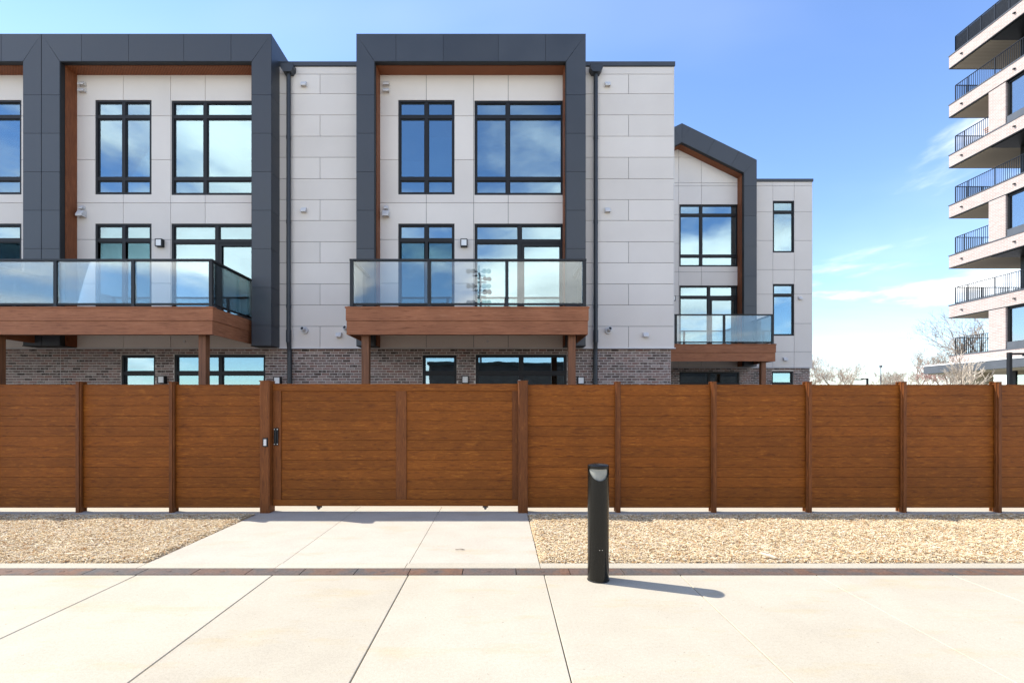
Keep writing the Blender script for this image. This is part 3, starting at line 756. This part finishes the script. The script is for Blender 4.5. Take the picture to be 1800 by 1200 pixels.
    # sliding door with transom
    sd = window(u, X, W2B, [PX(913.6)], [PZ(424)], 'sliding_door')
    ssh = MB(); a, b = PX(917.5), PX(988); z0, z1 = 3.72, PZ(428)
    for q in ((a, a+.06, z0, z1), (b-.06, b, z0, z1), (a+.06, b-.06, z0, z0+.08), (a+.06, b-.06, z1-.06, z1)): ssh.box(X(q[0]), X(q[1]), YW+.006, YW+.03, q[2], q[3])
    ssh.build('sliding_sash', 'black_metal', sd)
    window(u, X, GD, [], [2.34], 'garden_door', yo=.08); window(u, X, GS, [(GS[0]+GS[1])/2], [2.34], 'sliding_door', yo=.08)
    for h in nw: window(u, X, h, [], [h[3]-.42])
    for h in nw:
        sw = MB(); xa, xb = bay_end-.12, bay_end-.05; zz0, zz1 = h[2], h[3]
        for p in ((13.2, 13.27, zz0, zz1), (14.83, 14.9, zz0, zz1), (13.27, 14.83, zz0, zz0+.07), (13.27, 14.83, zz1-.07, zz1), (13.27, 14.83, zz1-.50, zz1-.42), (14.0, 14.1, zz0+.07, zz1-.07)): sw.box(xa, xb, *p)
        sw = sw.build('side_window', 'black_metal', u); MB().box(xa+.03, xa+.038, 13.26, 14.84, zz0+.06, zz1-.06).build('pane', 'window_glass', sw)
    if narrow: window(u, X, (2.90, 3.72, 1.2, 2.83), [], [2.35], yo=.08)
    frame_gable(u, X) if gable else frame_flat(u, X)
    balcony(u, X, bal_dx)
    # fittings
    wall_lamp(u, X, PX(816), PZ(428.5)); wall_lamp(u, X, -0.885, 2.17, YW+.05); wall_lamp(u, X, 2.01, 2.15, YW+.05)
    if not gable:
        for y, w, h in ((149, .15, .10), (160.5, .15, .10), (366, .10, .10), (377, .16, .17)): box_vent(u, X, PX(679.5), PZ(y), w, h, .10 if h < .15 else .15)
    MB().tube((X(PX(857)), YW-.001, 3.13), (X(PX(857)), YW-.02, 3.13), .035, .03, 12).build('sensor', 'vent_white', u)
    if not narrow:
        downspout(u, X, ds)
        for y in (149.5, 370): box_vent(u, X, PX(1067.5), PZ(y), .13, .12)
        box_vent(u, X, min(PX(1134.5), bay_end-.55), PZ(588.5), .13, .12); pipe_vent(u, X, PX(1069), PZ(581), 1 if loc[0] > -1 else -1)
        if bay_end < 4.2: pipe_vent(u, X, bay_end-.35, PZ(579), -1)
    else:
        box_vent(u, X, 3.93, 5.60, .13, .12); box_vent(u, X, 3.36, 3.28, .15, .13)
    return u
townhouse((0, 0, 0), 'townhouse with square charcoal frame, pale bay and downspout at the end of the terrace')
townhouse((-7.6, 0, 0), 'townhouse with square charcoal frame between its mirrored twin and the end house', bay_end=4.10, bay_joint=3.07, bal_dx=-0.40, ds=2.32)
townhouse((-13.158, 0, 0), 'mirrored townhouse whose charcoal frame leg stands tight against the next house frame', mirror=True, bay_end=4.35, bal_dx=0.0)
townhouse((7.45, 6.3, 0), 'set-back townhouse with a pointed charcoal gable frame and narrow corner windows', gable=True, bay_end=4.41, narrow=True, bal_dx=0.1)

# ------------------------------------------------------------------ fence and gate
NB_ROWS = 12; F_TOP, F_BOT = 1.817, 0.058; FH = (F_TOP-F_BOT)/NB_ROWS
def board_mesh(L, h=FH, mat='fence_wood', name='board'):
    c = .0022; g = .0006
    return MB().prism([(0.006, g), (0.0, g+c), (0.0, h-g-c), (0.006, h-g), (0.010, h-g), (0.010, h+.008), (0.020, h+.008), (0.020, h-g), (0.030, h-g), (0.030, g), (0.0215, g), (0.0215, g+.011), (0.0085, g+.011), (0.0085, g)], 0, L, 'x').mesh(name, mat)
def fence_post(x, parent, w=.074, top=1.862, bot=-0.03, gatepost=False):
    h = w/2; mb = MB()
    if gatepost:
        mb.prism([(x-h+.012, 6.885), (x+h-.012, 6.885), (x+h, 6.897), (x+h, 7.06), (x-h, 7.06), (x-h, 6.897)], bot, top, 'z')
        mb.box(x-h-.004, x+h+.004, 6.880, 7.064, top, top+.012)
    else:   # channel post: core with two lips that hold the boards
        mb.prism([(x-h*.62, 6.925), (x+h*.62, 6.925), (x+h*.62, 6.945), (x+h, 6.950), (x+h, 6.978), (x+h*.55, 6.982), (x+h*.55, 7.03), (x+h, 7.032), (x+h, 7.05), (x-h, 7.05), (x-h, 7.032), (x-h*.55, 7.03), (x-h*.55, 6.982), (x-h, 6.978), (x-h, 6.950), (x-h*.62, 6.945)], bot, top, 'z')
        mb.box(x-h*.95, x+h*.95, 6.93, 7.045, top, top+.006)
    return mb.build('gate_post' if gatepost else 'post', 'fence_wood_vertical', parent)
def fence(label, posts, gate_x, loc):
    f = empty('fence', loc, label=label, cat='fence', group='fence runs either side of the gate')
    allx = sorted(posts+[gate_x])
    for x in posts: fence_post(x-loc[0], f)
    fence_post(gate_x-loc[0], f, .138, 1.868, -0.01, True)
    for a, b in zip(allx, allx[1:]):
        a2 = a+(.069 if a == gate_x else .024); b2 = b-(.069 if b == gate_x else .024)
        me = board_mesh(b2-a2)
        for r in range(NB_ROWS):
            o = link('board', me, f, (a2-loc[0], 6.990+random.uniform(-.0012, .0012), F_BOT+r*FH))
        MB().box(a2-loc[0], b2-loc[0], 6.986, 7.024, F_TOP+.0005, F_TOP+.010).build('top_cap', 'fence_wood', f)
    return f
GL, GR = -3.345, 0.318
fence('long woodgrain board fence running over mulch from the keypad post', [-10.02, -8.69, -7.36, -6.03, -4.70], GL, (-6.0, 0, 0))
fence('long woodgrain board fence behind the black bollard with many slim posts', [1.678, 3.05, 4.41, 5.76, 7.115, 8.475, 9.835, 11.195], GR, (5.0, 0, 0))
gate = empty('sliding_gate', (-1.5, 7.0, 0.0), label='wide woodgrain sliding gate with two boarded bays across the driveway', cat='gate')
def gb(name, mat, x0, x1, y0, y1, z0, z1, par=gate): return MB().box(x0+1.5, x1+1.5, y0-7.0, y1-7.0, z0, z1).build(name, mat, par)
gx0, gx1, gz0, gz1 = GL+.075, GR-.02, .085, 1.838
zt_, zb_ = 1.735, .178
gb('top_rail', 'fence_wood', gx0, gx1, 6.985, 7.035, zt_, gz1); gb('bottom_rail', 'fence_wood', gx0, gx1, 6.985, 7.035, gz0, zb_)
sx = [gx0, gx0+.115, (696.5-880)/122.1, (714.7-880)/122.1, gx1-.13, gx1]
for a, b in ((0, 1), (2, 3), (4, 5)): gb('stile', 'fence_wood_vertical', sx[a], sx[b], 6.9855, 7.034, zb_+.0005, zt_-.0005)
gh = (zt_-zb_)/11
for a, b in ((1, 2), (3, 4)):
    me = board_mesh(sx[b]-sx[a]-.001, gh)
    for r in range(11): link('board', me, gate, (sx[a]+.0005+1.5, .004+random.uniform(-.001, .001), zb_+r*gh))
lp = gb('lock_plate', 'black_metal', gx0+.02, gx0+.08, 6.968, 6.9848, 1.53-(782-712)/122.1, 1.53-(752-712)/122.1)
gb('lock_cylinder', 'black_metal', gx0+.04, gx0+.06, 6.955, 6.9678, .99, 1.16, lp)
for x in (gx0+.028, gx0+.072):
    for z in (1.53-(780-712)/122.1, 1.53-(754-712)/122.1):
        MB().tube((x+1.5, -.0322, z), (x+1.5, -.036, z), .007, .006, 10).build('screw', 'screw', lp)
for x in (-2.62, -0.22):
    MB().tube((x+1.5-.0, .0, .050), (x+1.5, .024, .050), .020, .020, 16).box(x+1.5-.04, x+1.5+.04, .0245, .03, .055, .0848).build('roller', 'rusty_iron', gate)
gb('guide_bracket', 'galvanised', GR-.068, GR-.035, 6.93, 7.02, gz1+.001, gz1+.05)
k = MB().box(-.033, .033, -.022, 0, -.062, .062).build('entry_keypad', 'black_metal', None, (GL+.02, 6.8845, 1.53-(776-712)/122.1))
tag(k, label='small black entry reader with pale face on the gate post', cat='keypad')
MB().box(-.019, .019, -.025, -.0222, -.045, .045).build('face_plate', 'vent_white', k)

# ------------------------------------------------------------------ bollard
bol = empty('bollard', (0.858, 4.275, 0.0), label='glossy black light bollard casting a shadow on the plaza slabs', cat='bollard')
RB = .0925
cut = lambda a: min(.979, .976+.098*math.sin(a))            # slanted mouth, low towards the plaza
o = MB().lathe([(RB, 0.0), (RB, .012), (RB, .4), (RB, .8), (RB, cut), (RB-.006, cut), (RB-.006, .80)], 48).build('body', 'bollard_black', bol); smooth_by_angle(o, 50)
o = MB().lathe([(RB-.014, .82), (RB-.014, .99)], 40).build('lens', 'lens', bol); smooth_by_angle(o)
o = MB().lathe([(RB-.004, .978), (RB+.001, .981), (RB+.001, 1.004), (RB-.006, 1.010), (RB*.55, 1.019), (.004, 1.022)], 48).build('cap', 'bollard_black', bol); smooth_by_angle(o, 30)
o = MB().lathe([(RB+.004, -.002), (RB+.004, .006), (RB+.0005, .008)], 40).build('base_ring', 'black_metal', bol)
for dx_ in (-.006, .016): MB().tube((dx_, -RB+.001, .285), (dx_, -RB-.003, .285), .004, .003, 8).build('screw', 'screw', bol)

# ------------------------------------------------------------------ apartment tower on the right
tw = empty('apartment_building', (32.0, 20.0, 0), label='tall pale brick apartment block with dark loggias and stacked corner balconies', cat='building')
TX, TY1, TY0, TB = 29.5, 29.4, 9.0, 32.0
def tb(name, mat, x0, x1, y0, y1, z0, z1, par=tw): return MB().box(x0-32, x1-32, y0-20, y1-20, z0, z1).build(name, mat, par)
LV = [24.4, 21.2, 17.9, 14.6, 11.3, 8.04, 4.75]
def railing(x, y0, y1, z, par, endx=None, n_sp=.105):
    mb = MB(); H = 1.12
    def bars(ax, a, b, c):
        n = int(abs(b-a)/n_sp)
        for k in range(n+1):
            p = a+(b-a)*k/n; w = .011 if k % 14 else .024
            if ax == 'y': mb.box(x-w-32, x+w-32, p-w-20, p+w-20, z, z+H-.03)
            else: mb.box(p-w-32, p+w-32, c-w-20, c+w-20, z, z+H-.03)
    bars('y', y0, y1, x); mb.box(x-.03-32, x+.03-32, y0-20, y1-20, z+H-.03, z+H); mb.box(x-.02-32, x+.02-32, y0-20, y1-20, z+.06, z+.09)
    if endx:
        bars('x', x, endx, y1); mb.box(x-32, endx-32, y1-.03-20, y1+.03-20, z+H-.029, z+H+.001); mb.box(x-32, endx-32, y1-.02-20, y1+.02-20, z+.061, z+.091)
    return mb.build('railing', 'rail_metal', par)
for k, z in enumerate(LV):
    bot = z-.80 if k < 6 else z-.50
    s = tb('floor_band', 'tower_brick', TX, 37, TY0, TB, bot+.05, z)
    tb('cap', 'tower_grey', TX-.03, 37, TY0, TB+.03, z+.001, z+.06, s)
    tb('drip_edge', 'tower_dark', TX-.012, 37, TY0, TB+.012, bot, bot+.049, s)
    tb('balcony_soffit', 'tower_soffit', TX+.15, 37, TY1+.01, TB-.12, bot-.03, bot-.001, s)
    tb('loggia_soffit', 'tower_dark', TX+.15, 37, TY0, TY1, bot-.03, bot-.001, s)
    if k < 6:
        for yy in (31.1, 27.9): MB().box(TX-.10-32, TX-32.0005, yy-.05-20, yy+.05-20, z-.42, z-.36).build('spout', 'tower_dark', s)
    rl = railing(TX+.17, TY0 if k in (0, 1, 3, 5) else TY1, TB-.28, z+.06, tw, 36.5, .12 if k else .06)
    if k == 0: tb('railing_mesh', 'tower_grey', TX+.185, TX+.195, TY0, TB-.30, z+.10, z+1.10)
    # storey below this band
    z1 = bot-.032; z0 = LV[k+1]+.061 if k < 6 else 0
    if k in (0, 2, 4):
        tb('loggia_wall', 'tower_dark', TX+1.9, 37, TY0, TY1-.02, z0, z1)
        for j in range(5):
            y = TY1-1.1-j*3.4
            w = tb('loggia_door', 'black_metal', TX+1.84, TX+1.899, y-2.3, y, z0, z0+2.2)
            tb('pane', 'tower_glass', TX+1.815, TX+1.838, y-2.2, y-1.2, z0+.1, z0+2.1, w); tb('pane', 'tower_glass', TX+1.815, TX+1.838, y-1.1, y-.1, z0+.1, z0+2.1, w)
    elif k < 6:
        holes = [(28.42-2.9-j*5.2, 28.42-j*5.2) for j in range(4)]
        ys = [TY1] + [v for h in holes for v in (h[1], h[0])] + [TY0]
        for j in range(0, len(ys), 2): tb('brick_pier', 'tower_brick', TX, 37, ys[j+1], ys[j], z0-.06, z1+.03)
        for h0, h1 in holes:
            w = tb('window', 'black_metal', TX+.16, TX+.26, h0+.001, h1-.001, z0-.05, z0+.42)
            mb = MB()
            for q in ((h0, h0+.09, z0+.42, z1), (h1-.09, h1, z0+.42, z1), (h0+.09, h1-.09, z1-.08, z1)): mb.box(TX+.12-32, TX+.26-32, q[0]-20, q[1]-20, q[2], q[3])
            mb.build('window_frame', 'black_metal', w)
            tb('sill_panel', 'tower_grey', TX+.05, TX+.159, h0+.01, h1-.01, z0-.04, z0+.40, w)
            tb('pane', 'tower_glass', TX+.20, TX+.215, h0+.09, h1-.09, z0+.421, z1-.081, w)
            tb('room', 'interior_paint', TX+2.8, TX+2.9, h0-.6, h1+.6, z0-.05, z1, w); tb('blind', 'interior_door', TX+.34, TX+.36, h0+.05, h1-.05, z1-.55, z1-.01, w)
            tb('room_wall', 'interior_paint', TX+.27, TX+2.8, h0-.70, h0-.62, z0-.05, z1, w); tb('room_wall', 'interior_paint', TX+.27, TX+2.8, h1+.62, h1+.70, z0-.05, z1, w)
cn = tb('canopy', 'tower_grey', 28.35, 37, TY0, 32.6, 3.62, 4.10)
tb('canopy_trim', 'trim_white', 28.32, 37, TY0, 32.63, 4.101, 4.19, cn)
tb('canopy_soffit', 'tower_beige', 28.5, 37, TY0, 32.4, 3.56, 3.619, cn)
MB().lathe([(.72, 0), (.72, 3.559)], 28).build('column', 'tower_beige', tw, (30.6-32, 31.2-20, 0), smooth=False)
tb('ground_wall', 'tower_beige', 31.0, 37, 28.7, 29.3, 0, 3.559)
gw = tb('shopfront', 'black_metal', 30.2, 30.3, TY0, 28.69, 0, .25)
for j in range(8):
    y = 28.6-j*2.4
    tb('mullion', 'black_metal', 30.18, 30.32, y-.09, y+.09, .251, 3.555, gw); tb('pane', 'tower_glass', 30.24, 30.26, y-2.3, y-.1, .251, 3.3, gw)
tb('shopfront_back', 'room_dark', 34, 34.1, TY0, 28.69, 0, 3.55, gw)
# slatted chair on a balcony
ch = empty('balcony_chair', (30.6, 30.2, LV[2]+.061), label='orange slatted deck chair on a tower balcony', cat='chair')
for j in range(5): MB().box(-.06+j*.0, .45, -.30, .30, .36+j*.004, .38+j*.004).build('seat', 'chair_orange', ch) if j == 0 else MB().box(-.12-.05*j, -.09-.05*j, -.30, .30, .38+j*.10, .45+j*.10).build('slat', 'chair_orange', ch)
for a, b in ((-.05, -.27), (.4, -.27), (-.05, .27), (.4, .27)): MB().box(a-.02, a+.02, b-.02, b+.02, 0, .359).build('leg', 'chair_orange', ch)

# ------------------------------------------------------------------ lamps
def street_lamp(x, y, arm, label):
    l = empty('street_lamp', (x, y, 0), label=label, cat='street lamp', group='flat-headed black lamp posts')
    MB().box(-.06, .06, -.06, .06, 0, 3.70).box(-.14, .14, -.14, .14, 0, .04).build('pole', 'black_metal', l)
    MB().box(min(0, arm*.55), max(0, arm*.55), -.035, .035, 3.60, 3.68).build('arm', 'black_metal', l)
    a, b = sorted((arm*.45, arm*1.05)); h = MB().box(a, b, -.14, .14, 3.555, 3.615).build('lamp_head', 'black_metal', l)
    MB().box(a+.05, b-.05, -.11, .11, 3.548, 3.5545).build('lens', 'lens', h)
street_lamp(20.92, 20.0, 1.5, 'black lamp post in front of the apartment block shopfront')
street_lamp(29.4, 39.0, -.9, 'black lamp post among the bare trees with a flat head')
pole = MB().tube((0, 0, 0), (0, 0, 6.2), .07, .05, 8).box(-.12, .12, -.12, .12, 6.2, 6.45).build('utility_pole', 'mast_metal', None, (46.9, 60, 0))
tag(pole, label='thin distant pole rising between the bare trees', cat='pole')
# floodlight mast across the plaza, seen mirrored in the balcony glass
ms = empty('floodlight_mast', (-2.95, -45, 0), label='tall sports floodlight mast with paired lamps, mirrored in the balcony glass', cat='floodlight')
MB().tube((0, 0, 0), (0, 0, 20.4), .26, .13, 12).build('pole', 'mast_metal', ms)
for z in (19.6, 17.6, 15.4, 13.9):
    MB().box(-1.5, 1.5, -.06, .06, z-.06, z+.06).box(-.9, .9, -.4, .2, z-.55, z-.50).build('crossarm', 'mast_metal', ms)
    for x in (-1.35, -.75, .75, 1.35):
        MB().tube((x, .1, z+.1), (x, .6, z-.12), .14, .34, 14).build('floodlight', 'mast_metal', ms)

hall = empty('added_dark_hall', (14, -44, 0), label='unseen long dark hall added across the plaza to darken lower window reflections', cat='building')  # invented building out of view, added so the lower panes reflect something dark
MB().box(-24, 30, -8, 0, 0, 7.2).build('wall', 'added_hall_wall', hall); MB().box(-24.3, 30.3, -8.3, .3, 7.201, 7.6).build('roof', 'tower_dark', hall)
for k in range(13): w = MB().box(-22.4+4*k, -19.9+4*k, .001, .06, 1.0, 3.6).build('window', 'black_metal', hall); MB().box(-22.3+4*k, -20.0+4*k, .0605, .07, 1.1, 3.5).build('pane', 'tower_glass', w)

# ------------------------------------------------------------------ bare trees
def bare_tree(x, y, H, spread, seed, label, twig='twigs', trunk_h=.22, r0=None, levels=5, group='bare trees beyond the fence'):
    rr = random.Random(seed); t = empty('bare_tree', (x, y, -0.09), label=label, cat='tree', group=group)
    tr, cr = MB(), MB(); r0 = r0 or H*.016
    def grow(p, d, L, r, lev):
        n = 3 if lev < 2 else 2
        for s in range(n):
            d2 = (d + Vector((rr.gauss(0, .10), rr.gauss(0, .10), rr.gauss(.02, .06)))).normalized(); q = p+d2*L/n; r2 = r*(.86 if lev else .93)
            (tr if lev < 3 else cr).tube(p, q, max(r, .011), max(r2, .009), 6 if lev < 2 else 3, False)
            p, d, r = q, d2, r2
            if lev < levels and (s > 0 or lev > 1):
                k = 2 if lev < levels-1 else 3
                for _ in range(k):
                    a = rr.uniform(0, 6.283); u = d.orthogonal().normalized(); w = d.cross(u)
                    ang = rr.uniform(.35, .85)
                    nd = (d*math.cos(ang)+(u*math.cos(a)+w*math.sin(a))*math.sin(ang)*spread + Vector((0, 0, .12))).normalized()
                    grow(p, nd, L*rr.uniform(.55, .80), r*.62, lev+1)
    grow(Vector((0, 0, 0)), Vector((rr.gauss(0, .05), rr.gauss(0, .05), 1)).normalized(), H*.36, r0, 0)
    tr.build('trunk', 'bark', t, fix=False); cr.build('crown', twig, t, fix=False)
    return t
for i, (px, Y, top, spd, tw_, lab) in enumerate([
    (1432, 62, 648, 1.1, 'twigs', 'bare tree half hidden by the gabled house corner'),
    (1468, 68, 640, 1.2, 'twigs', 'rounded bare tree next to the gabled house'),
    (1500, 75, 648, 1.1, 'twigs', 'bare tree behind the flat-headed lamp post'),
    (1556, 80, 655, 1.2, 'twigs', 'low bare tree beside the thin distant pole'),
    (1585, 78, 652, 1.2, 'twigs', 'low bare tree between the thin pole and the taller trees'),
    (1618, 64, 632, 1.2, 'twigs', 'spreading bare tree standing just clear of the apartment canopy'),
    (1650, 60, 640, 1.2, 'twigs_red', 'reddish bare tree under the end of the apartment canopy'),
    (1742, 54, 556, 1.1, 'twigs', 'tallest bare tree rising behind the corner balconies'),
    (1668, 58, 618, 1.2, 'twigs', 'dense bare tree behind the canopy end')]):
    bare_tree((px-880)*Y/855, Y, (1.6+(712-top)*Y/855)*1.32, spd, 40+i, lab, tw_)
bare_tree((1683-880)*24/855, 24.0, 4.6, .75, 91, 'slender pale young tree in front of the apartment canopy', 'twigs_pale', r0=.045, levels=4)
